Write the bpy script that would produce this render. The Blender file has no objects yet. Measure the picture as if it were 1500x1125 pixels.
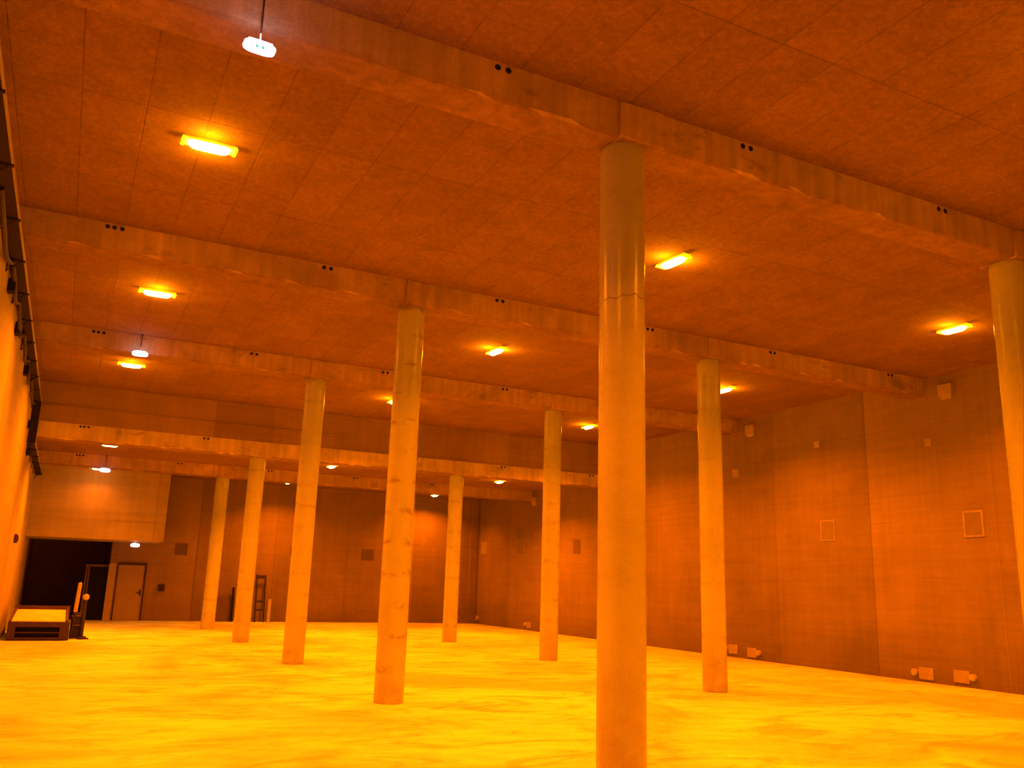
import bpy, bmesh, math, random
from mathutils import Vector, Matrix
random.seed(7)
scn = bpy.context.scene
C = scn.collection
PI = math.pi

# ------------------------------------------------------------------ dimensions (metres)
XL, XR = -1.08, 14.98            # left / right wall faces
YB = 32.58                       # far wall face
YF = -5.5                        # wall behind the photographer
HC, HC2 = 5.87, 4.90             # high ceiling, low ceiling
SO, SO2 = 5.52, 4.545            # beam soffits
ROWS = [6.083, 11.60, 17.10, 22.61, 28.13]
CX = [4.115, 9.665]
RAD = 0.2
BW = 0.21                        # half width of a beam

# ------------------------------------------------------------------ material helpers
def new_mat(name):
    m = bpy.data.materials.new(name); m.use_nodes = True
    nt = m.node_tree; nt.nodes.clear()
    out = nt.nodes.new('ShaderNodeOutputMaterial')
    b = nt.nodes.new('ShaderNodeBsdfPrincipled')
    nt.links.new(b.outputs[0], out.inputs[0])
    return m, nt, b

class G:
    """tiny node-graph helper"""
    def __init__(s, nt): s.nt = nt
    def n(s, t, **k):
        o = s.nt.nodes.new(t)
        for a, v in k.items(): setattr(o, a, v)
        return o
    def l(s, a, b): s.nt.links.new(a, b)
    def math(s, op, a, b=None, c=None, clamp=False):
        o = s.n('ShaderNodeMath', operation=op); o.use_clamp = clamp
        for i, v in enumerate((a, b, c)):
            if v is None: continue
            if isinstance(v, (int, float)): o.inputs[i].default_value = v
            else: s.l(v, o.inputs[i])
        return o.outputs[0]
    def pos(s, obj=False):
        if obj:
            return s.n('ShaderNodeTexCoord').outputs['Object']
        return s.n('ShaderNodeNewGeometry').outputs['Position']
    def scale(s, vec, sc, loc=(0, 0, 0)):
        o = s.n('ShaderNodeMapping'); s.l(vec, o.inputs[0])
        o.inputs['Scale'].default_value = sc; o.inputs['Location'].default_value = loc
        return o.outputs[0]
    def noise(s, vec, sc, det=4, rough=.55, dist=0):
        o = s.n('ShaderNodeTexNoise'); s.l(vec, o.inputs['Vector'])
        o.inputs['Scale'].default_value = sc; o.inputs['Detail'].default_value = det
        o.inputs['Roughness'].default_value = rough; o.inputs['Distortion'].default_value = dist
        return o.outputs[0]
    def ramp(s, v, stops, smooth=False):
        o = s.n('ShaderNodeValToRGB'); s.l(v, o.inputs[0])
        cr = o.color_ramp
        if smooth: cr.interpolation = 'EASE'
        while len(cr.elements) < len(stops): cr.elements.new(.5)
        for e, (p, c) in zip(cr.elements, stops):
            e.position = p
            e.color = (c, c, c, 1) if isinstance(c, (int, float)) else (*c, 1)
        return o.outputs[0]
    def mix(s, f, a, b, mode='MIX'):
        o = s.n('ShaderNodeMix', data_type='RGBA', blend_type=mode)
        for i, v in ((0, f), (6, a), (7, b)):
            if isinstance(v, (int, float)): o.inputs[i].default_value = v if i == 0 else (v, v, v, 1)
            elif isinstance(v, tuple): o.inputs[i].default_value = (*v, 1)
            else: s.l(v, o.inputs[i])
        return o.outputs[2]
    def bump(s, h, bsdf, st=.3, d=.01):
        o = s.n('ShaderNodeBump'); o.inputs['Strength'].default_value = st; o.inputs['Distance'].default_value = d
        s.l(h, o.inputs['Height']); s.l(o.outputs[0], bsdf.inputs['Normal'])
    def xyz(s, v):
        o = s.n('ShaderNodeSeparateXYZ'); s.l(v, o.inputs[0]); return o.outputs
    def comb(s, x=0, y=0, z=0):
        o = s.n('ShaderNodeCombineXYZ')
        for i, v in enumerate((x, y, z)):
            if isinstance(v, (int, float)): o.inputs[i].default_value = v
            else: s.l(v, o.inputs[i])
        return o.outputs[0]
    def white(s, v):
        o = s.n('ShaderNodeTexWhiteNoise', noise_dimensions='3D'); s.l(v, o.inputs[0]); return o.outputs[0]
    def near(s, v, at, w):                 # 1 close to value "at", 0 beyond w
        d = s.math('ABSOLUTE', s.math('SUBTRACT', v, at))
        return s.math('SUBTRACT', 1, s.math('DIVIDE', d, w), clamp=True)

def col(base, k): return tuple(c * k for c in base)
CONC = (0.50, 0.50, 0.46)

def mat_ceiling():
    m, nt, b = new_mat('ceiling_slabs'); g = G(nt)
    p = g.pos(); x, y, z = g.xyz(p)
    # slab index and distance to slab joint (joints every 0.555 m across, 1.87 m along)
    u = g.math('DIVIDE', g.math('ADD', x, 0.955), 0.555)
    fu = g.math('FRACT', u); du = g.math('MULTIPLY', g.math('MINIMUM', fu, g.math('SUBTRACT', 1, fu)), 0.555)
    # position inside the bay; the three courses are 1.4 / 1.87 / 1.87 wide with beam between
    v = g.math('FLOORED_MODULO', g.math('SUBTRACT', y, ROWS[0]), 5.511)
    d1 = g.math('ABSOLUTE', g.math('SUBTRACT', v, 2.04)); d2 = g.math('ABSOLUTE', g.math('SUBTRACT', v, 3.95))
    dv = g.math('MINIMUM', d1, d2)
    iv = g.math('ADD', g.math('GREATER_THAN', v, 2.04), g.math('GREATER_THAN', v, 3.95))
    bay = g.math('FLOOR', g.math('DIVIDE', g.math('SUBTRACT', y, ROWS[0]), 5.511))
    cell = g.comb(g.math('FLOOR', u), g.math('ADD', iv, g.math('MULTIPLY', bay, 3)), 0)
    tone = g.white(cell)
    fine = g.noise(p, 55, 3, .7); mid = g.noise(p, 2.2, 5, .6); patch = g.noise(p, .45, 3)
    t = g.math('MULTIPLY_ADD', tone, .12, .80)
    t = g.math('MULTIPLY', t, g.math('MULTIPLY_ADD', fine, .7, .65))
    t = g.math('MULTIPLY', t, g.math('MULTIPLY_ADD', g.noise(p, 19, 4, .75), 1.1, .45))
    t = g.math('MULTIPLY', t, g.math('MULTIPLY_ADD', mid, .5, .75))
    t = g.math('MULTIPLY', t, g.math('MULTIPLY_ADD', patch, .4, .8))
    brk = g.math('MULTIPLY_ADD', g.noise(p, 3.1, 2), 1.5, -.25, clamp=True)
    s1 = g.math('MULTIPLY', g.math('SUBTRACT', 1, g.math('DIVIDE', du, .011), clamp=True), brk)
    s2 = g.math('MULTIPLY', g.math('SUBTRACT', 1, g.math('DIVIDE', dv, .012), clamp=True), g.math('MULTIPLY_ADD', brk, .6, .4))
    seam = g.math('MAXIMUM', s1, s2)
    c = g.mix(g.math('MULTIPLY', seam, .62), (1, 1, 1), (.12, .12, .12))
    cc = g.mix(1.0, g.mix(1.0, (.24, .145, .1), t, 'MULTIPLY'), c, 'MULTIPLY')
    # dark specks
    sp = g.ramp(g.noise(p, 7, 2), [(.68, 0), (.76, 1)])
    cc = g.mix(g.math('MULTIPLY', sp, .35), cc, (.12, .1, .09))
    g.l(cc, b.inputs['Base Color']); b.inputs['Roughness'].default_value = .95
    b.inputs['Specular IOR Level'].default_value = .15
    g.bump(g.math('SUBTRACT', fine, g.math('MULTIPLY', seam, 2)), b, .5, .006)
    return m

def mat_wall(name, axis, off, pitch, tint=(.50, .47, .44), amp=.22):
    """cast panels: tone per panel, seams, thin horizontal pour lines, vertical drips"""
    m, nt, b = new_mat(name); g = G(nt)
    p = g.pos(); xyz = g.xyz(p); a = xyz[axis]; z = xyz[2]
    u = g.math('DIVIDE', g.math('SUBTRACT', a, off), pitch)
    fu = g.math('FRACT', u); du = g.math('MULTIPLY', g.math('MINIMUM', fu, g.math('SUBTRACT', 1, fu)), pitch)
    tone = g.white(g.comb(g.math('FLOOR', u), 3, 1))
    lines = g.noise(g.scale(p, (.35, .35, 9)), 1.3, 4, .7)
    drips = g.noise(g.scale(p, (7, 7, .25)), 1.0, 3, .6)
    blot = g.noise(p, .55, 5, .6, .4); fine = g.noise(p, 40, 2, .6)
    t = g.math('MULTIPLY_ADD', tone, amp, 1 - amp * .6)
    t = g.math('MULTIPLY', t, g.math('MULTIPLY_ADD', lines, .42, .79))
    t = g.math('MULTIPLY', t, g.math('MULTIPLY_ADD', drips, .3, .85))
    t = g.math('MULTIPLY', t, g.math('MULTIPLY_ADD', blot, .8, .6))
    t = g.math('MULTIPLY', t, g.math('MULTIPLY_ADD', fine, .3, .85))
    # grading towards one joint in each panel, as the pours differ
    t = g.math('MULTIPLY', t, g.math('MULTIPLY_ADD', fu, .14, .93))
    # darker towards the foot
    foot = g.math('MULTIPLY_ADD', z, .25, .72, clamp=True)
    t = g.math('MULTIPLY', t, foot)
    cc = g.mix(1.0, tint, t, 'MULTIPLY')
    seam = g.math('SUBTRACT', 1, g.math('DIVIDE', du, .022), clamp=True)
    cc = g.mix(g.math('MULTIPLY', seam, .45), cc, g.mix(g.math('GREATER_THAN', tone, .5), (.10, .07, .06), (.36, .33, .28)))
    pour = g.ramp(g.noise(g.scale(p, (.15, .15, 5)), 2.2, 2), [(.70, 0), (.74, 1)])
    cc = g.mix(g.math('MULTIPLY', pour, .25), cc, (.12, .09, .08))
    g.l(cc, b.inputs['Base Color']); b.inputs['Roughness'].default_value = .8
    b.inputs['Specular IOR Level'].default_value = .25
    g.bump(g.math('ADD', lines, fine), b, .35, .008)
    return m

def mat_floor():
    m, nt, b = new_mat('worn_concrete_floor'); g = G(nt)
    p = g.pos()
    a = g.noise(g.scale(p, (1, .8, 1)), .33, 7, .62, .8)
    c2 = g.noise(g.scale(p, (.7, 1.5, 1), (3, 8, 0)), 1.0, 7, .68, 1.2)
    fine = g.noise(p, 25, 3, .7)
    t = g.ramp(a, [(.36, .38), (.46, .72), (.56, 1.0)])
    t2 = g.ramp(c2, [(.38, .42), (.47, .82), (.58, 1.0)])
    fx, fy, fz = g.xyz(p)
    # dimmer light painted into the floor towards the right wall; darker at left too
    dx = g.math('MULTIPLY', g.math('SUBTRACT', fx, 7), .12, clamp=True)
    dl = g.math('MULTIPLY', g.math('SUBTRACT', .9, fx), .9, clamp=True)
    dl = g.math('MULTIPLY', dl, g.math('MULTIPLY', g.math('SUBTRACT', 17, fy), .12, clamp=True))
    edge_dark = g.math('MULTIPLY', g.math('ADD', dx, dl), g.math('MULTIPLY_ADD', g.noise(p, .6, 4), 1.2, 0), clamp=True)
    tt = g.mix(1.0, t, t2, 'MULTIPLY')
    # swept scrape marks
    w = g.n('ShaderNodeTexWave', wave_type='BANDS', bands_direction='DIAGONAL'); g.l(g.scale(p, (.6, 1.1, 1)), w.inputs[0])
    w.inputs['Scale'].default_value = 1.1; w.inputs['Distortion'].default_value = 9; w.inputs['Detail'].default_value = 4
    w.inputs['Detail Scale'].default_value = 1.6
    sc = g.ramp(w.outputs[1], [(.0, .86), (.5, 1.0)])
    tt = g.mix(1.0, tt, sc, 'MULTIPLY')
    tt = g.mix(1.0, tt, g.ramp(fine, [(.3, .9), (.7, 1.04)]), 'MULTIPLY')
    tt = g.mix(1.0, tt, g.math('MULTIPLY_ADD', edge_dark, -.62, 1.0), 'MULTIPLY')
    cc = g.mix(tt, (.34, .27, .19), (.66, .88, .6))
    g.l(cc, b.inputs['Base Color'])
    b.inputs['Roughness'].default_value = .75
    b.inputs['Specular IOR Level'].default_value = .3
    g.bump(g.math('ADD', c2, g.math('MULTIPLY', fine, .3)), b, .3, .01)
    return m

def mat_column(name, spots=.5, dark=1.0):
    m, nt, b = new_mat(name); g = G(nt)
    p = g.pos(True); rnd = g.n('ShaderNodeObjectInfo').outputs['Random']
    pw = g.pos(); x, y, z = g.xyz(p)
    q = g.n('ShaderNodeVectorMath', operation='ADD'); g.l(p, q.inputs[0]); g.l(g.comb(0, 0, g.math('MULTIPLY', rnd, 40)), q.inputs[1])
    q = q.outputs[0]
    big = g.noise(q, 1.3, 5, .6, .4); fine = g.noise(q, 45, 3, .6)
    ver = g.noise(g.scale(q, (9, 9, .3)), 1, 3)
    t = g.math('MULTIPLY', g.math('MULTIPLY_ADD', big, .45, .78), g.math('MULTIPLY_ADD', fine, .25, .87))
    t = g.math('MULTIPLY', t, g.math('MULTIPLY_ADD', ver, .16, .92))
    # pour rings with stains on them
    rz = g.math('FRACT', g.math('DIVIDE', g.math('ADD', z, .2), .42))
    ring = g.math('SUBTRACT', 1, g.math('DIVIDE', g.math('ABSOLUTE', g.math('SUBTRACT', rz, .5)), .16), clamp=True)
    st = g.ramp(g.noise(g.scale(q, (1, 1, 1.7)), 4.6, 4, .65), [(.47, 0), (.58, 1)])
    stain = g.math('MULTIPLY', g.math('MULTIPLY', ring, st), spots)
    cc = g.mix(1.0, (.44, .44, .37), t, 'MULTIPLY')
    cc = g.mix(stain, cc, (.24, .16, .11))
    # damp patch low down
    lowp = g.math('MULTIPLY', g.math('SUBTRACT', 1, g.math('DIVIDE', z, 1.1), clamp=True), g.ramp(g.noise(q, 3, 4), [(.42, 0), (.58, 1)]))
    cc = g.mix(g.math('MULTIPLY', lowp, .5), cc, (.33, .22, .16))
    cc = g.mix(1.0, cc, (dark, dark, dark), 'MULTIPLY')
    g.l(cc, b.inputs['Base Color'])
    b.inputs['Roughness'].default_value = .26
    b.inputs['Specular IOR Level'].default_value = .42
    g.bump(g.math('ADD', fine, big), b, .08, .004)
    return m

def mat_beam(name='rough_beam_concrete', face=(.40, .285, .21)):
    m, nt, b = new_mat(name); g = G(nt)
    p = g.pos(); x, y, z = g.xyz(p)
    big = g.noise(p, .8, 6, .65, .6); fine = g.noise(p, 40, 3, .65)
    drip = g.noise(g.scale(p, (9, 9, .6)), 1, 4, .6)
    t = g.math('MULTIPLY', g.math('MULTIPLY_ADD', big, 1.3, .36), g.math('MULTIPLY_ADD', fine, .5, .75))
    t = g.math('MULTIPLY', t, g.math('MULTIPLY_ADD', drip, .9, .56))
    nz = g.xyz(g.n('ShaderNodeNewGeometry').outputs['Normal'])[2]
    under = g.math('LESS_THAN', nz, -.7)  # undersides coloured darker and redder, painting in their dimmer light
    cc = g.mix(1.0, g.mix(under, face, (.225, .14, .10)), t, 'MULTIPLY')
    st = g.ramp(g.noise(g.scale(p, (1, 2, 2)), 1.7, 5, .7), [(.58, 0), (.66, 1)])
    cc = g.mix(g.math('MULTIPLY', st, .5), cc, (.15, .11, .09))
    g.l(cc, b.inputs['Base Color']); b.inputs['Roughness'].default_value = .85
    b.inputs['Specular IOR Level'].default_value = .2
    g.bump(g.math('ADD', big, fine), b, .5, .012)
    return m

def mat_plain(name, c, rough=.7, metal=0, var=.3, sc=12, spec=.3):
    m, nt, b = new_mat(name); g = G(nt)
    n = g.noise(g.pos(True), sc, 4, .6)
    t = g.math('MULTIPLY_ADD', n, var * 2, 1 - var)
    g.l(g.mix(1.0, c, t, 'MULTIPLY'), b.inputs['Base Color'])
    b.inputs['Roughness'].default_value = rough; b.inputs['Metallic'].default_value = metal
    b.inputs['Specular IOR Level'].default_value = spec
    return m

def mat_emit(name, c, st, base=(.8, .8, .8)):
    m, nt, b = new_mat(name); g = G(nt)
    n = g.noise(g.pos(True), 8, 1)
    g.l(g.mix(1.0, c, g.math('MULTIPLY_ADD', n, .06, .97), 'MULTIPLY'), b.inputs['Emission Color'])
    b.inputs['Emission Strength'].default_value = st
    b.inputs['Base Color'].default_value = (*base, 1)
    m.cycles.emission_sampling = 'NONE'
    return m

M = dict(
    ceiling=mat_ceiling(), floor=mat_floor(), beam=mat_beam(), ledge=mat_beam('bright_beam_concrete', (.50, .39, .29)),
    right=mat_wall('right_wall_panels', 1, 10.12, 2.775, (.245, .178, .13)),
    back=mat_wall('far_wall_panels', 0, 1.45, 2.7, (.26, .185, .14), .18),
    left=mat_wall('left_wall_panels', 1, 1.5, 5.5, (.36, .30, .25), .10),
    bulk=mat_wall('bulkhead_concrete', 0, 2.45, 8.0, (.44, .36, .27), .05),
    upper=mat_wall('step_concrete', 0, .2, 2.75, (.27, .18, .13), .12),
    colA=mat_column('smooth_column_concrete', .12), colB=mat_column('stained_column_concrete', .8), colC=mat_column('plain_column_concrete', .35),
    dark=mat_plain('dark_tunnel_lining', (.22, .14, .09), .95, 0, .3, 2),
    darkedge=mat_plain('dull_steel_edge', (.14, .10, .08), .7, 0, .3, 6),
    hole=mat_plain('pocket_black', (.01, .008, .007), 1, 0, .2),
    frame=mat_plain('door_frame_paint', (.40, .31, .24), .7, 0, .1),
    leaf=mat_plain('door_leaf_paint', (.33, .25, .19), .6, 0, .15, 3),
    patch=mat_plain('repair_mortar', (.36, .29, .21), .9, 0, .25, 9),
    darkpatch=mat_plain('dark_infill', (.14, .1, .08), .9, 0, .25, 9),
    pocket=mat_plain('hatch_infill', (.22, .17, .13), .9, 0, .2, 5),
    blacksteel=mat_plain('black_painted_steel', (.03, .018, .014), .55, 0, .3, 6),
    brownsteel=mat_plain('brown_worn_steel', (.05, .026, .018), .6, 0, .35, 7),
    deck=mat_plain('dusty_deck_boards', (.60, .50, .38), .7, 0, .5, 3),
    tray=mat_plain('galvanised_tray', (.022, .014, .01), .9, 0, .3, 8),
    rail=mat_plain('bright_tray_rail', (.30, .24, .18), .45, .2, .35, 14),
    cable=mat_plain('black_cable', (.035, .025, .02), .6, 0, .3, 8),
    board=mat_plain('brown_board', (.13, .09, .07), .8, 0, .25, 4),
    pale=mat_plain('pale_painted_post', (.42, .38, .3), .6, 0, .2, 8),
    housing=mat_plain('lamp_housing', (.55, .50, .40), .4, 0, .1),
    core=mat_emit('glowing_lamp_lens', (1.0, .93, .5), 3.6),
    rim=mat_emit('lit_lamp_reflector', (1.0, .42, .0), 1.9),  # self-glow stands in for lamplight falling on reflector and end brackets
    signcore=mat_emit('lit_exit_sign_face', (1.0, .93, 1.0), 1.5),
    signrim=mat_plain('exit_sign_casing', (.85, .75, .8), .4, 0, .05),
    green=mat_emit('green_pictogram', (.02, .62, .42), 1.0, (0, .02, .015)),
)

# ------------------------------------------------------------------ geometry helpers
def obj(name, bm, mat, parent=None, smooth=False, loc=None):
    me = bpy.data.meshes.new(name)
    bmesh.ops.recalc_face_normals(bm, faces=bm.faces)
    bm.to_mesh(me); bm.free()
    me.materials.append(mat)
    if smooth:
        for f in me.polygons: f.use_smooth = True
        try: me.set_sharp_from_angle(angle=math.radians(35))
        except Exception: pass
    o = bpy.data.objects.new(name, me); C.objects.link(o)
    if parent: o.parent = parent
    if loc: o.location = loc
    return o
def tag(o, label=None, cat=None, group=None, kind=None):
    if label: o['label'] = label
    if cat: o['category'] = cat
    if group: o['group'] = group
    if kind: o['kind'] = kind
    return o
def empty(name, loc=(0, 0, 0), rz=0):
    o = bpy.data.objects.new(name, None); C.objects.link(o)
    o.empty_display_size = .1
    o.location = loc; o.rotation_euler = (0, 0, rz); return o
def box(bm, x0, x1, y0, y1, z0, z1, bev=0, rot=None, about=None):
    r = bmesh.ops.create_cube(bm, size=1)
    vs = r['verts']
    bmesh.ops.scale(bm, vec=(abs(x1 - x0), abs(y1 - y0), abs(z1 - z0)), verts=vs)
    bmesh.ops.translate(bm, vec=((x0 + x1) / 2, (y0 + y1) / 2, (z0 + z1) / 2), verts=vs)
    if bev:
        es = list({e for v in vs for e in v.link_edges})
        r2 = bmesh.ops.bevel(bm, geom=es, offset=bev, segments=2, affect='EDGES', profile=.5)
        vs = list({v for f in r2['faces'] for v in f.verts} | {v for v in vs if v.is_valid})
    if rot: bmesh.ops.rotate(bm, cent=about or (0, 0, 0), matrix=rot, verts=vs)
    return vs
def tube(bm, a, b, r, seg=16, r2=None):
    a, b = Vector(a), Vector(b); d = b - a
    r_ = bmesh.ops.create_cone(bm, cap_ends=True, segments=seg, radius1=r, radius2=r if r2 is None else r2, depth=d.length)
    q = d.to_track_quat('Z', 'Y').to_matrix().to_4x4()
    bmesh.ops.transform(bm, matrix=Matrix.Translation((a + b) / 2) @ q, verts=r_['verts'])
    return r_['verts']
def B(): return bmesh.new()
def copy_tree(o, parent=None):
    c = o.copy(); C.objects.link(c)
    if parent: c.parent = parent
    for ch in list(o.children): copy_tree(ch, c)
    return c
def struct(name, bm, mat, parent=None, **k):
    o = obj(name, bm, mat, parent, **k)
    if not parent: o['kind'] = 'structure'
    return o

# ------------------------------------------------------------------ the shell
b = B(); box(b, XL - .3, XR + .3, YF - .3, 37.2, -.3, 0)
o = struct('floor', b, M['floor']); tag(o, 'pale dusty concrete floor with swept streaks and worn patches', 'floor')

b = B()
box(b, XL - .3, XR + .3, YF - .3, ROWS[3] + .0, HC, HC + .3)
o = struct('ceiling', b, M['ceiling']); tag(o, 'high slab ceiling with narrow jointed slabs over the near bays', 'ceiling')
b = B(); box(b, XL - .3, XR + .3, ROWS[3] + .18, YB + .3, HC2, HC2 + .3)
o = struct('ceiling', b, M['ceiling']); tag(o, 'lower slab ceiling over the two far bays', 'ceiling')

# right wall: panels cast with slightly different faces
b = B(); box(b, XR + .05, XR + .35, YF - .3, YB + .3, 0, HC)
y = 10.12 - 2.775 * 6; k = 0
offs = [0, .005, .001, .006, 0, .004, .001, .006, .002]
while y < YB:
    y1 = min(y + 2.775, YB)
    box(b, XR - offs[k % 9], XR + .06, max(y, YF) + .0015, y1 - .0015, 0, HC)
    y += 2.775; k += 1
o = struct('wall_right', b, M['right']); tag(o, 'tall right wall of cast concrete panels with hatches and pour lines', 'wall')

# left wall
b = B(); box(b, XL - .3, XL, YF - .3, 29.9, 0, HC)
box(b, XL - .3, XL, 29.9, YB + .3, 0, HC2)
o = struct('wall_left', b, M['left']); tag(o, 'brightly lit long left wall under the cable tray', 'wall')

# far wall with an opening at its left end
b = B()
box(b, 1.42, XR + .02, YB, YB + .3, 0, HC2)
box(b, XL, 1.42, YB, YB + .3, 2.56, HC2)
xs = 1.45
k = 0
while xs < XR:
    x1 = min(xs + 2.7, XR)
    if k: box(b, xs + .006, x1 - .006, YB - .006 - (.01 if k % 2 else 0), YB + .01, 0, HC2)
    xs += 2.7; k += 1
o = struct('wall_back', b, M['back']); tag(o, 'far end wall of dark concrete panels behind the columns', 'wall')
b = B(); box(b, XL - .3, XR + .3, YF - .3, YF, 0, HC)
o = struct('wall_front', b, M['right']); tag(o, 'end wall behind the viewpoint', 'wall')

# dark passage behind the opening
b = B()
box(b, XL - .12, XL, YB + .3, 37, 0, 3.0); box(b, 1.42, 1.54, YB + .3, 37, 0, 3.0)
box(b, XL - .12, 1.54, 37, 37.15, 0, 3.0); box(b, XL - .12, 1.54, YB + .3, 37, 3.0, 3.1)
box(b, XL, 1.42, YB + .3, 37, 0.0, .012)
o = struct('wall_passage', b, M['dark']); tag(o, 'unlit black passage behind the opening at the far left', 'passage')

# overhead bulkhead in the far left corner
b = B(); box(b, XL, 2.45, 29.9, YB, 2.56, HC2)
t = struct('wall_bulkhead', b, M['bulk']); tag(t, 'bright concrete bulkhead hung over the dark passage opening', 'bulkhead')
b = B(); box(b, 2.45, 2.76, 29.87, YB, 2.55, HC2, .006)
obj('edge_pilaster', b, M['bulk'], t)
# slim jamb beside the opening
b = B(); box(b, 1.40, 1.62, YB - .05, YB + .25, 0, 1.86, .004)
o = struct('trim_1', b, M['frame']); tag(o, 'pale jamb between the black opening and the door', 'trim')

# corner post at the far right corner
b = B(); box(b, 14.62, XR - .02, YB - .12, YB, 0, HC2, .01)
o = struct('trim_2', b, M['back']); tag(o, 'narrow concrete post in the far right corner', 'trim')

# door in the far wall
d = empty('door_1', (2.12, YB - .02, 0)); tag(d, 'plain pale door in far wall right of the black opening', 'door', kind='structure')
b = B(); box(b, -.42, .40, -.03, .02, 0.01, 1.82, .004)
box(b, -.36, .34, -.036, -.028, 1.0, 1.76, .003); box(b, -.36, .34, -.036, -.028, .08, .94, .003)
leaf = obj('door_leaf', b, M['leaf'], d)
b = B(); box(b, -.45, -.42, -.035, .02, 0, 1.90, .004); box(b, .40, .46, -.05, .02, 0, 1.90, .004); box(b, -.42, .40, -.05, .02, 1.82, 1.90, .004)
obj('door_frame', b, M['brownsteel'], d)
b = B(); tube(b, (.33, -.09, .92), (.33, -.03, .92), .02, 12); tube(b, (.33, -.085, .92), (.20, -.085, .92), .014, 10); box(b, .305, .355, -.036, -.028, .82, 1.02, .003)
obj('door_handle', b, M['hole'], leaf)

# dark gate leaf standing inside the opening
d = empty('door_2', (1.05, YB + .12, 0)); tag(d, 'dark narrow gate leaf inside the right side of the passage opening', 'door', kind='structure')
b = B(); box(b, -.29, .34, -.02, .02, .02, 1.74); obj('gate_leaf', b, M['hole'], d)
b = B(); box(b, -.34, -.29, -.035, .035, .01, 1.80, .005); box(b, -.29, .34, -.035, .035, 1.74, 1.80, .005)
obj('gate_frame', b, M['darkedge'], d)

# ------------------------------------------------------------------ beams
def beam(row, z0, z1, label, holes, mat=None):
    mat = mat or M['beam']
    y = ROWS[row]
    t = empty('concrete_beam', ((XL + XR) / 2, y, z0)); tag(t, label, 'beam', 'concrete beams across the hall')
    cx = (XL + XR) / 2
    # long body with an uneven lower arris
    b = B()
    n = 110
    prof = []
    rr = random.Random(row)
    for i in range(n + 1):
        x = XL + (XR - XL) * i / n - cx
        j = rr.uniform(-.012, .012)
        k = rr.uniform(-.012, .012)
        prof.append([b.verts.new((x, -BW, z1 - z0)), b.verts.new((x, -BW, .02 + j * .8)), b.verts.new((x, -BW + .02 + abs(k), j * .3)),
                     b.verts.new((x, BW - .02 - abs(j), k * .3)), b.verts.new((x, BW, .02 + k * .8)), b.verts.new((x, BW, z1 - z0))])
    for i in range(n):
        p, q = prof[i], prof[i + 1]
        for a in range(5): b.faces.new((p[a], p[a + 1], q[a + 1], q[a]))
        b.faces.new((p[5], p[0], q[0], q[5]))
    b.faces.new(prof[0]); b.faces.new(prof[-1][::-1])
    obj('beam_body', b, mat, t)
    # a head block over each column, a little proud of the beam
    for c in CX:
        b = B(); x = c - cx
        box(b, x - .17, x + .30, -BW - .03, BW + .03, -.012, z1 - z0, .012)
        obj('head_block', b, mat, t)
    for hx in holes:
        b = B(); tube(b, (hx - cx, -BW - .004, z1 - z0 - .05), (hx - cx, -BW + .03, z1 - z0 - .05), .028, 14)
        obj('pipe_hole', b, M['hole'], t)
    return t
H3 = [-.04, .04, .13]
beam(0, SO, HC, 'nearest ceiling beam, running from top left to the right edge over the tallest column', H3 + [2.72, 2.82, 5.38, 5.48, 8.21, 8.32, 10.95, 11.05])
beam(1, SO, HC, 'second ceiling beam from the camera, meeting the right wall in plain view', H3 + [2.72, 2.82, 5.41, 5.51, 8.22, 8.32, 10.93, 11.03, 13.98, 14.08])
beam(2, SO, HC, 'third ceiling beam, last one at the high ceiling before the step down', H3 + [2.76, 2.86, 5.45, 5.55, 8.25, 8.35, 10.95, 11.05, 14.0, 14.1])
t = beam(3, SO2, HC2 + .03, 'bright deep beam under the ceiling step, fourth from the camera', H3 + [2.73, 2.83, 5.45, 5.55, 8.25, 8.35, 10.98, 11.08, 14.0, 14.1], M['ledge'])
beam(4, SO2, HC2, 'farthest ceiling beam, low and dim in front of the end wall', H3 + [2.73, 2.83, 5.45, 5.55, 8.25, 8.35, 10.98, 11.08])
# upright wall of the ceiling step above the fourth beam
b = B()
y = ROWS[3]
box(b, XL, XR, y - .17, y + .18, HC2 + .03, HC + .05)
box(b, XL, 6.2, y - .20, y - .165, HC2 + .03, 5.33)
box(b, 1.6, XR, y - .185, y - .165, 5.34, 5.86)
o = struct('wall_step', b, M['upper']); tag(o, 'rough board-marked concrete upstand where ceiling steps down above fourth beam', 'wall')

# ------------------------------------------------------------------ columns
def column(row, i, mat, label, ring=None):
    h = (SO if row < 3 else SO2) - .006
    t = empty('concrete_column', (CX[i], ROWS[row], 0)); tag(t, label, 'column', 'round concrete columns')
    b = B(); segs = 72
    rr = random.Random(row * 10 + i)
    zs = [0, .004] + [h * k / 60 for k in range(1, 60)] + [h - .02, h]
    rings = []
    for z in zs:
        j = rr.uniform(-.0012, .0012)
        rad = RAD + j - (.008 if z == 0 or z == h else 0)
        rings.append([b.verts.new((rad * math.cos(2 * PI * k / segs), rad * math.sin(2 * PI * k / segs), z)) for k in range(segs)])
    for a, c in zip(rings, rings[1:]):
        for k in range(segs): b.faces.new((a[k], a[(k + 1) % segs], c[(k + 1) % segs], c[k]))
    b.faces.new(rings[0][::-1]); b.faces.new(rings[-1])
    obj('shaft', b, mat, t, smooth=True)
    if ring:
        b = B()
        N = 60
        vs = []
        for k in range(N + 1):
            a = -PI * .98 + PI * .96 * k / N
            zz = ring + .018 * math.sin(a * 3) + .01 * math.sin(a * 11)
            for dr, dz in ((.002, -.0035), (.002, .0035)):
                vs.append(b.verts.new(((RAD + dr) * math.cos(a), (RAD + dr) * math.sin(a), zz + dz)))
        for k in range(N): b.faces.new((vs[2 * k], vs[2 * k + 2], vs[2 * k + 3], vs[2 * k + 1]))
        obj('crack', b, M['darkpatch'], t)
    return t
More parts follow.
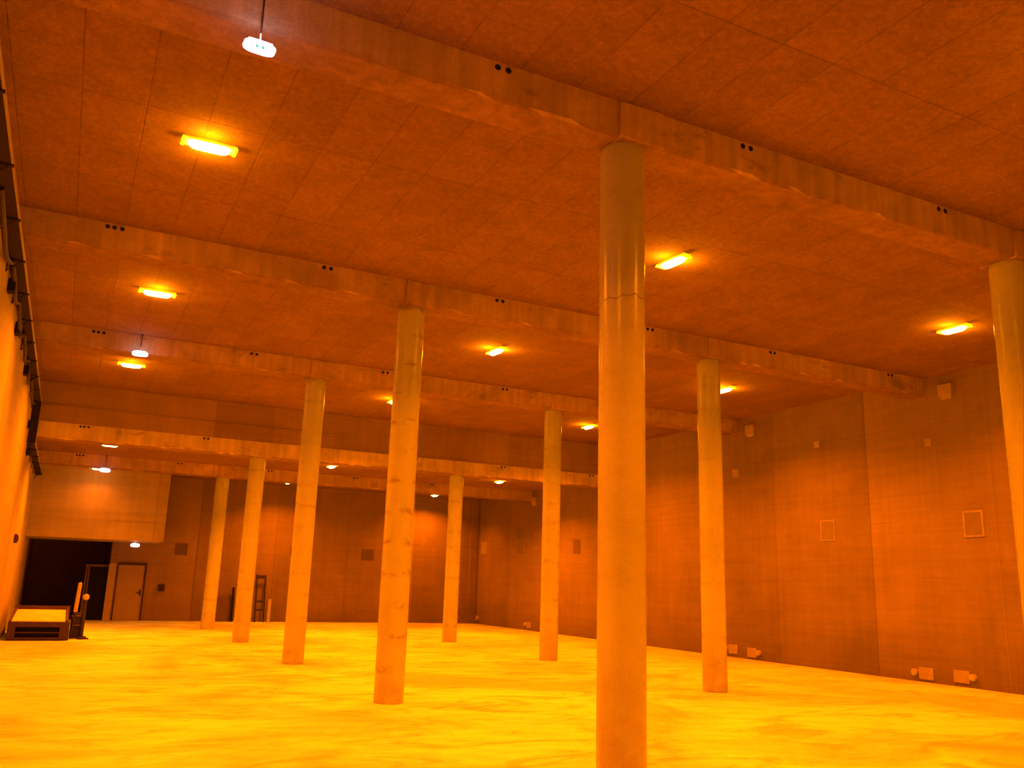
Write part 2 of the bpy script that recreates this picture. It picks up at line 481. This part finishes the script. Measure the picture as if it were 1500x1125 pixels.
column(0, 0, M['colA'], 'nearest and thickest-looking concrete column, its foot cut off by the picture bottom', 4.05)
column(0, 1, M['colA'], 'concrete column cut by the right edge of the picture')
column(1, 0, M['colB'], 'spotted concrete column left of the nearest one, standing under the second beam')
column(1, 1, M['colC'], 'concrete column right of the nearest one, in front of the right wall')
column(2, 0, M['colC'], 'concrete column under the third beam, left of the spotted column')
column(2, 1, M['colC'], 'concrete column under third beam, between the spotted column and the nearest one')
column(3, 0, M['colC'], 'short concrete column under the bright step beam, in front of the leaning ladder frame')
column(3, 1, M['colC'], 'short concrete column under the bright step beam, near the far right corner')
column(4, 0, M['colC'], 'farthest visible concrete column on the left, standing closest to the far door')
column(4, 1, M['colC'], 'far concrete column almost hidden behind the spotted column')

# ------------------------------------------------------------------ orange lamps
def make_lamp():
    t = empty('ceiling_lamp')          # base = ceiling contact point, hangs down
    b = B(); box(b, -.25, .25, -.055, .055, -.022, 0, .006); obj('housing', b, M['housing'], t)
    # shallow flared reflector
    b = B()
    top = [b.verts.new((x, y, -.022)) for x, y in ((-.245, -.055), (.245, -.055), (.245, .055), (-.245, .055))]
    low = [b.verts.new((x, y, -.048)) for x, y in ((-.235, -.088), (.235, -.088), (.235, .088), (-.235, .088))]
    for k in range(4): b.faces.new((top[k], top[(k + 1) % 4], low[(k + 1) % 4], low[k]))
    b.faces.new(top); b.faces.new(low[::-1])
    refl = obj('reflector', b, M['rim'], t)
    # lens: rounded capsule
    b = B()
    N, K = 20, 12
    rings = []
    for i in range(N + 1):
        s = -1 + 2 * i / N
        w = (1 - abs(s) ** 6) ** .5
        x = s * .205
        rings.append([b.verts.new((x, .07 * max(w, .12) * math.cos(PI * k / K), -.047 - .062 * max(w, .1) * math.sin(PI * k / K))) for k in range(K + 1)])
    for a, c in zip(rings, rings[1:]):
        for k in range(K): b.faces.new((a[k], a[k + 1], c[k + 1], c[k]))
        b.faces.new((a[K], a[0], c[0], c[K]))
    b.faces.new(rings[0]); b.faces.new(rings[-1][::-1])
    obj('lens', b, M['core'], refl, smooth=True)
    for s in (-1, 1):                  # flared end brackets
        b = B()
        v = [b.verts.new((s * x, y, z)) for x, y, z in ((.236, -.06, -.02), (.236, .06, -.02), (.236, .095, -.062), (.236, -.095, -.062),
                                                       (.262, -.06, -.015), (.262, .06, -.015), (.272, .085, -.058), (.272, -.085, -.058))]
        for f in ((0, 1, 2, 3), (7, 6, 5, 4), (0, 4, 5, 1), (1, 5, 6, 2), (2, 6, 7, 3), (3, 7, 4, 0)): b.faces.new([v[q] for q in f])
        obj('end_bracket', b, M['rim'], t)
    return t
LY = [3.05, 8.62, 14.02, 19.45, 25.2, 30.95]
LX = [.77, 6.70, 12.34]
bayword = ['behind the nearest beam', 'between the second and third beams', 'just before the ceiling step', 'in the first low bay', 'in the last bay by the far wall']
lineword = ['lamp in the left-hand row', 'lamp in the middle row', 'lamp in the right-hand row']
posx = {(1, 0): (.78, 8.56), (1, 1): (6.70, 8.70), (1, 2): (12.36, 8.75), (2, 0): (.77, 13.9), (2, 1): (6.71, 14.08), (2, 2): (12.27, 14.2),
        (3, 0): (.75, 19.3), (3, 1): (6.66, 19.6), (3, 2): (12.28, 19.75), (4, 0): (.71, 24.96), (4, 1): (6.8, 25.4), (4, 2): (12.45, 25.5),
        (5, 0): (.62, 29.2), (5, 1): (6.75, 30.9), (5, 2): (12.55, 31.4)}
ORANGE = (1.0, .165, .0)
proto = make_lamp(); first = True
def light(name, kind, loc, power, color, **k):
    L = bpy.data.lights.new(name, kind); L.energy = power; L.color = color
    for a, v in k.items(): setattr(L, a, v)
    o = bpy.data.objects.new(name, L); o.location = loc; C.objects.link(o); return o
PWR = 415
for r in range(6):
    for c in range(3):
        x, y = posx.get((r, c), (LX[c], LY[r]))
        z = HC if r < 4 else HC2
        if (r, c) == (5, 0): z = 4.70
        if first: t = proto; first = False
        else: t = copy_tree(proto)
        t.location = (x, y, z); t.rotation_euler = (0, 0, 0 if c == 0 else PI / 2 + (.08 if c == 1 else 0))
        if r == 0: lab = 'glowing orange ceiling lamp over the nearest bay, %s' % ['by the left wall', 'in the middle', 'by the right wall'][c]
        else: lab = 'glowing orange ceiling %s, %s' % (lineword[c], bayword[r - 1])
        tag(t, lab, 'lamp', 'orange ceiling lamps')
        k = 1.0
        if c == 0: k = 1.05
        if r >= 4: k = 1.15
        if r == 5: k = .5
        if (r, c) == (5, 0): k = .07
        A = light('lamp_light', 'AREA', (x, y, z - .15), PWR * k, ORANGE, shape='RECTANGLE', size=.45 if c == 0 else .16, size_y=.16 if c == 0 else .45)
        A.data.spread = math.radians(142)
        gx, gy = (0, .16) if c == 0 else (.16, 0)
        for q in (-1, 1):
            light('lamp_glow', 'POINT', (x + q * gx, y + q * gy, z - .14), (27 if r < 4 else 12) * (.35 if r == 5 else 1), (1.0, .27, .0), shadow_soft_size=.06)
        if (r, c) == (5, 0):
            for s in (-.15, .15):
                b = B(); tube(b, (s, 0, 0), (s, 0, HC2 - z), .008, 8); obj('drop_rod', b, M['darkedge'], t)

# ------------------------------------------------------------------ white exit-sign lights
def make_sign():
    t = empty('exit_sign_light')
    b = B()                                       # thick lozenge body hanging from its stem
    N = 28; ring = []
    for yy, sc_ in ((-.04, .86), (-.025, 1), (.025, 1), (.04, .86)):
        ring.append([b.verts.new((.115 * sc_ * (abs(math.cos(a)) ** .55) * (1 if math.cos(a) > 0 else -1), yy,
                     -.045 + .045 * sc_ * (abs(math.sin(a)) ** .7) * (1 if math.sin(a) > 0 else -1))) for a in [2 * PI * k / N for k in range(N)]])
    for a, c in zip(ring, ring[1:]):
        for k in range(N): b.faces.new((a[k], a[(k + 1) % N], c[(k + 1) % N], c[k]))
    b.faces.new(ring[0][::-1]); b.faces.new(ring[-1])
    obj('lit_body', b, M['signcore'], t, smooth=True)
    b = B(); box(b, -.09, .09, -.03, .03, -.006, .008, .004); obj('top_cap', b, M['signrim'], t)
    for s in (-.024, .018):
        b = B(); tube(b, (s, -.046, -.068), (s, -.036, -.068), .012, 12)
        tube(b, (s, -.0455, -.052), (s, -.036, -.052), .005, 8)
        obj('green_mark', b, M['green'], t)
    return t
sp = make_sign()
signs = [((.79, 5.83, 5.37), .05, .62, 'white lit exit sign hanging on a stem below the nearest beam', 0),
         ((.77, 16.80, 5.545), -.1, .32, 'white lit exit sign on a stem by third beam, above a left-row lamp', 1),
         ((.75, 27.85, 4.525), .3, .42, 'white lit exit sign below the farthest beam, beside the last left-row lamp', 2),
         ((2.02, 31.0, 2.50), .45, .06, 'white lit exit sign under the bulkhead above the far door', 3)]
for loc, rz, stem, lab, k in signs:
    t = sp if k == 0 else copy_tree(sp)
    t.location = loc; t.rotation_euler = (0, 0, rz); tag(t, lab, 'sign', 'white exit signs')
    if k == 0: t.scale = (1, 1, .85)
    if k >= 2: t.scale = (1.25, 1.25, 1.3)
    elif k == 1: t.scale = (1.2, 1.2, 1.0)
for loc, rz, stem, lab, k in signs:
    t = [o for o in C.objects if o.get('label') == lab][0]
    ceil = [HC, HC, HC2, 2.56][k]
    sz = t.scale[2]
    b = B(); tube(b, (0, 0, .006), (0, 0, .09), .007, 10)
    obj('stem', b, M['pale'], t)
    b = B(); tube(b, (0, 0, .088 if k == 0 else .04 if k < 3 else .03), (0, 0, (ceil - loc[2]) / sz), .007, 10); tube(b, (0, 0, (ceil - loc[2]) / sz - .02), (0, 0, (ceil - loc[2]) / sz), .02, 12)
    obj('drop_rod', b, M['brownsteel'], t)
    light('sign_light', 'POINT', (loc[0], loc[1] - .09, loc[2] + .03), [1.6, .8, .1, .9][k], (1.0, .75, .8), shadow_soft_size=.05)

# ------------------------------------------------------------------ cable tray along the left wall
t = empty('cable_tray', (XL, 8, 5.3)); tag(t, 'long dark cable tray with bright edge rail high along the left wall', 'cable tray')
def rel(bm):
    bmesh.ops.translate(bm, vec=(-XL, -8, -5.3), verts=bm.verts); return bm
XO = -.895
b = B()
box(b, XO - .012, XO, 2, 22.25, 5.28, 5.35, .003)
box(b, XO - .012, XO, 22.22, 22.26, 4.40, 5.35); box(b, XO - .012, XO, 22.2, 29.85, 4.36, 4.42)
obj('outer_rail', rel(b), M['rail'], t)
b = B(); box(b, XL + .012, XO - .012, 2, 22.25, 5.285, 5.295); box(b, XL + .012, XO - .012, 22.235, 22.25, 4.38, 5.29); box(b, XL + .012, XO - .012, 22.2, 29.85, 4.37, 4.38)
obj('tray_bed', rel(b), M['tray'], t)
yy = 3.0
while yy < 29.5:
    z = 5.28 if yy < 22 else 4.36
    b = B(); box(b, XL, XO + .01, yy - .02, yy + .02, z - .015, z + .005); box(b, XL, XL + .015, yy - .02, yy + .02, z - .16, z + .12)
    vs = tube(b, (XL + .01, yy, z - .14), (XO - .03, yy, z - .01), .008, 8)
    obj('wall_bracket', rel(b), M['tray'], t); yy += 1.45
b = B()
rr = random.Random(3)
for s, (dx, dz) in enumerate(((.04, .03), (.08, .035), (.12, .03), (.06, .06), (.10, .06))):
    prev = None
    for i in range(60):
        y = 2 + 20.1 * i / 59
        p_ = (XL + dx + rr.uniform(-.008, .008), y, 5.30 + dz + rr.uniform(-.006, .006))
        if prev: tube(b, prev, p_, .018, 8)
        prev = p_
obj('cable_bundle', rel(b), M['cable'], t)
# slack cables drooping below the tray
for k, (y0, y1, dr) in enumerate(((9.4, 11.8, .26), (11.9, 13.6, .20), (13.6, 15.4, .30), (15.5, 17.4, .24), (17.4, 19.3, .30), (19.3, 22.0, .22))):
    b = B(); prev = None
    for i in range(17):
        f = i / 16; p_ = (XL + .06 + .01 * math.sin(6 * f), y0 + (y1 - y0) * f, 5.27 - dr * 4 * f * (1 - f) * .8)
        if prev: tube(b, prev, p_, .028, 8)
        prev = p_
    obj('slack_cable', rel(b), M['cable'], t)
for y, z, s in ((12.3, 5.12, .09), (14.4, 5.08, .11), (17.6, 5.1, .1), (21.6, 4.7, .09), (22.6, 4.22, .09)):
    b = B(); box(b, XL, XL + .09, y - s, y + s, z - .09, z + .08, .01)
    obj('junction_box', rel(b), M['hole'], t)
b = B(); tube(b, (XL + .03, 22.5, 4.25), (XL + .03, 22.5, 5.2), .02, 10); tube(b, (XL + .08, 22.38, 4.3), (XL + .08, 22.38, 5.25), .025, 10)
obj('riser_conduit', rel(b), M['cable'], t)

# little wall socket on the left wall
b = B(); box(b, 0, .07, -.16, .16, -.10, .10, .012); box(b, .07, .09, -.10, .10, -.06, .06, .008)
o = obj('wall_box', b, M['brownsteel'], loc=(XL, 23.4, 2.27)); tag(o, 'small brown box on the left wall near the dark opening', 'box')

# ------------------------------------------------------------------ flat trolley in front of the opening
t = empty('flat_trolley', (-.27, 24.4, 0)); tag(t, 'low dark flatbed trolley with pale deck parked by the left wall', 'trolley')
X0, X1, Y0, Y1 = -.66, .60, -1.2, 1.55       # local extents
b = B(); vs = box(b, X0 + .06, X1 - .10, Y0 + .03, Y1 - .05, .40, .43, .006)
for v in b.verts: v.co.z += .16 * (v.co.y - Y0) / (Y1 - Y0)
obj('deck', b, M['deck'], t)
b = B()
box(b, X0, X1, Y0, Y0 + .07, .30, .42, .008); box(b, X0, X1, Y0, Y0 + .06, .02, .07, .006)
box(b, X0, X0 + .16, Y0, Y0 + .07, .05, .32, .008); box(b, X1 - .20, X1, Y0, Y0 + .07, .05, .32, .008)
box(b, X0, X1, Y0 + .01, Y0 + .05, .17, .19)
obj('front_frame', b, M['brownsteel'], t)
b = B(); box(b, X0 + .05, X1 - .05, Y0 + .09, Y1, .05, .38, .01)
obj('chassis', b, M['hole'], t)
for x in (X0 + .01, X1 - .09):
    b = B(); box(b, x, x + .05, Y0 + .04, Y1, .30, .45, .008)
    for v in b.verts: v.co.z += .20 * (v.co.y - Y0) / (Y1 - Y0)
    obj('side_rail', b, M['brownsteel'], t)
b = B(); box(b, X0, X1, Y1 - .05, Y1, .34, .68, .008)
obj('rear_board', b, M['brownsteel'], t)
for x, y in ((X0 + .02, Y0 + .25), (X1 - .02, Y0 + .25), (X0 + .02, Y1 - .3), (X1 - .02, Y1 - .3)):
    b = B(); tube(b, (x - .03, y, .12), (x + .03, y, .12), .12, 20); obj('wheel', b, M['hole'], t, smooth=True)
# mast beside the trolley: pale upright plus dark post with a ball light
t = empty('mast_stand', (.62, 23.9, 0)); tag(t, 'dark upright stand with a round knob and pale bar right of trolley', 'stand')
b = B(); tube(b, (-.01, 0, 0), (-.02, 0, 1.0), .05, 12); tube(b, (-.02, 0, 1.0), (-.03, 0, 1.72), .018, 12)
box(b, -.10, .10, -.25, .25, .0, .05, .01); tube(b, (.02, -.05, .04), (.14, -.32, .02), .02, 8)
obj('post', b, M['blacksteel'], t, smooth=True)
b = B(); bmesh.ops.create_uvsphere(b, u_segments=20, v_segments=12, radius=.075); bmesh.ops.translate(b, vec=(-.01, -.07, .97), verts=b.verts)
obj('knob', b, M['pale'], t, smooth=True)
b = B(); tube(b, (-.20, -.05, .62), (-.175, -.05, 1.27), .045, 14); bmesh.ops.create_icosphere(b, subdivisions=2, radius=.044, matrix=Matrix.Translation((-.175, -.05, 1.27)))
obj('pale_bar', b, M['pale'], t, smooth=True)
b = B(); box(b, -.262, .02, .02, .55, .0, .52, .01); tube(b, (-.23, -.03, .05), (-.20, -.05, .64), .03, 10); tube(b, (-.22, -.04, .30), (-.02, -.02, .30), .02, 8); tube(b, (-.2, -.04, .58), (-.02, -.02, .58), .02, 8)
obj('brace', b, M['blacksteel'], t)

# ------------------------------------------------------------------ things leaning on the far wall
R = Matrix.Rotation(math.radians(-9), 3, 'X')
t = empty('ladder_frame', (6.42, YB - .42, 0)); tag(t, 'narrow dark ladder frame leaning on far wall behind a short column', 'ladder')
for s in (-.15, .15):
    b = B(); box(b, s - .03, s + .03, -.02, .02, 0, 1.66, .006, R); obj('rail', b, M['blacksteel'], t)
for z in (.42, .72, 1.58):
    b = B(); box(b, -.12, .12, -.018, .018, z - (.06 if z > 1 else .035), z + (.05 if z > 1 else .035), .005, R); obj('rung', b, M['blacksteel'], t)
b = B(); box(b, -.055, .055, -.05, .05, 0, .80, .008)
o = obj('short_post', b, M['pale'], loc=(6.72, YB - .5, 0)); tag(o, 'short pale post standing right of the leaning ladder frame', 'post')
b = B(); box(b, -.40, .40, -.02, .02, 0, .84, .005, Matrix.Rotation(math.radians(-5), 3, 'X'))
o = obj('leaning_board', b, M['board'], loc=(5.18, YB - .14, 0)); tag(o, 'brown board leaning against far wall between two columns', 'board')
b = B(); box(b, -.035, .035, -.03, .03, 0, 1.18, .006, Matrix.Rotation(math.radians(-7), 3, 'X'))
o = obj('leaning_bar', b, M['hole'], loc=(5.50, YB - .28, 0)); tag(o, 'black bar leaning on far wall at the edge of the brown board', 'bar')
b = B(); box(b, -.10, .10, -.07, 0, -.12, .12, .012); box(b, -.05, .05, -.09, -.065, -.05, .05, .008)
o = obj('alarm_box', b, M['blacksteel'], loc=(3.12, YB, 1.10)); tag(o, 'small dark square box mounted on far wall right of the door', 'box')

# ------------------------------------------------------------------ patches and hatches cast in the walls
def wall_patch(name, face, pos, z, w, h, mat, label, cat, group, frame=None, thick=.018):
    b = B()
    if face == 'right':
        box(b, -thick, .02, -w / 2, w / 2, -h / 2, h / 2, .003); loc = (XR, pos, z)
    else:
        box(b, -w / 2, w / 2, -thick, .02, -h / 2, h / 2, .003); loc = (pos, YB, z)
    if not frame:
        o = obj(name, b, mat, loc=loc); tag(o, label, cat, group); return o
    t = empty(name, loc); tag(t, label, cat, group)
    obj('infill', b, mat, t)
    b = B(); f = frame
    for (a0, a1, c0, c1) in ((-w / 2 - f, -w / 2, -h / 2 - f, h / 2 + f), (w / 2, w / 2 + f, -h / 2 - f, h / 2 + f), (-w / 2, w / 2, h / 2, h / 2 + f), (-w / 2, w / 2, -h / 2 - f, -h / 2)):
        if face == 'right': box(b, -thick - .004, .02, a0, a1, c0, c1, .003)
        else: box(b, a0, a1, -thick - .004, .02, c0, c1, .003)
    obj('surround', b, M['patch'], t); return t
G1 = 'square hatches in the right wall'
wall_patch('wall_hatch', 'right', 10.56, 2.94, .34, .42, M['pocket'], 'square hatch with pale surround on right wall, nearest the right edge', 'hatch', G1, .035)
wall_patch('wall_hatch', 'right', 14.06, 2.95, .36, .40, M['pocket'], 'square hatch with pale surround on right wall, left of the tallest seam', 'hatch', G1, .025)
wall_patch('wall_hatch', 'right', 24.75, 2.85, .42, .46, M['darkpatch'], 'dark square hatch on right wall beside the far middle column', 'hatch', G1)
wall_patch('wall_hatch', 'right', 28.75, 2.92, .60, .50, M['pocket'], 'faint square hatch with thin outline near the far right corner', 'hatch', G1, .02)
wall_patch('wall_patch', 'right', 31.9, 2.95, .55, .50, M['patch'], 'pale upright patch on right wall next to the far corner', 'patch', 'pale patches on the right wall')
wall_patch('wall_patch', 'right', 14.26, 4.90, .16, .15, M['patch'], 'small pale square patch high on right wall, middle one', 'patch', 'pale patches on the right wall')
wall_patch('wall_patch', 'right', 11.38, 4.57, .16, .15, M['patch'], 'small pale patch high on right wall, nearest the right edge', 'patch', 'pale patches on the right wall')
wall_patch('wall_patch', 'right', 17.0, 4.51, .24, .2, M['patch'], 'small pale square patch on right wall just right of a column', 'patch', 'pale patches on the right wall')
wall_patch('wall_hatch', 'back', 3.62, 2.42, .42, .40, M['darkpatch'], 'dark square infill on far wall above the alarm box', 'hatch', 'dark infills in the far wall')
wall_patch('wall_hatch', 'back', 10.36, 2.50, .50, .42, M['darkpatch'], 'dark square infill on far wall left of the spotted column', 'hatch', 'dark infills in the far wall')
wall_patch('wall_hatch', 'back', 7.62, 2.50, .42, .36, M['darkpatch'], 'faint dark infill on far wall right of the ladder frame', 'hatch', 'dark infills in the far wall')

# corbel blocks carrying beam ends
for yb, zz, lab in ((ROWS[0], SO, 'corbel block on right wall under the nearest beam end'), (ROWS[1] - .72, SO + .02, 'corbel block on right wall beside the second beam end'),
                    (ROWS[2] - .72, SO + .02, 'corbel block on right wall beside the third beam end'), (ROWS[4] - .42, SO2, 'corbel block on right wall beside the farthest beam end')):
    b = B(); box(b, -.07, .03, -.15, .15, -.12, .12, .012); box(b, -.045, .03, -.12, .12, -.17, -.11, .01)
    o = obj('corbel_block', b, M['patch'], loc=(XR - .014, yb, zz)); tag(o, lab, 'block', 'corbel blocks on the right wall')

# round pipe stubs with mortar plates at the wall foot
def stub(y, z, side, lab):
    t = empty('pipe_stub', (XR - .012, y, z)); tag(t, lab, 'pipe stub', 'round pipe stubs at the foot of the right wall')
    b = B(); tube(b, (-.05, 0, 0), (.02, 0, 0), .065, 24); tube(b, (-.06, 0, 0), (-.045, 0, 0), .04, 20); obj('cap', b, M['pale'], t, smooth=True)
    b = B(); box(b, -.012, .02, side * .24 - .16, side * .24 + .16, -.12, .10, .004); obj('mortar_plate', b, M['patch'], t)
stub(12.05, .17, -1, 'capped round pipe stub at right wall foot, second from the right edge')
stub(10.82, .19, 1, 'capped round pipe stub at right wall foot, nearest the right edge')
stub(16.35, .17, 1, 'capped round pipe stub at right wall foot, right of the column there')
stub(17.5, .20, -1, 'capped round pipe stub at wall foot, touching the edge of a column')
stub(28.2, .20, -1, 'capped round pipe stub at wall foot near far corner, left of a pair')
stub(26.9, .20, -1, 'capped round pipe stub at wall foot near far corner, right of a pair')
stub(32.2, .22, 1, 'capped round pipe stub in the far right corner')

# ------------------------------------------------------------------ camera (solved from the photograph)
F = Vector((0.4368, 0.8710, 0.2251)); Rv = Vector((0.8904, -0.4543, 0.0301)); U = Vector((-0.1284, -0.1873, 0.9739))
cam = bpy.data.cameras.new('camera'); co = bpy.data.objects.new('camera', cam); C.objects.link(co)
mm = Matrix((Rv, U, -F)).transposed().to_4x4(); mm.translation = (0, 0, 1.6)
co.matrix_world = mm
cam.sensor_width = 36; cam.lens = 1264.5 * 36 / 1500
cam.clip_start = .05; cam.clip_end = 200
scn.camera = co

w = bpy.data.worlds.new('world'); scn.world = w; w.use_nodes = True
w.node_tree.nodes['Background'].inputs[0].default_value = (.02, .004, 0, 1)
w.node_tree.nodes['Background'].inputs[1].default_value = .2

scn.view_settings.view_transform = 'Standard'
scn.view_settings.look = 'None'
scn.view_settings.exposure = 0
scn.view_settings.gamma = 1.0
scn.cycles.max_bounces = 8
scn.cycles.diffuse_bounces = 6
scn.cycles.sample_clamp_indirect = 6
scn.cycles.use_denoising = True
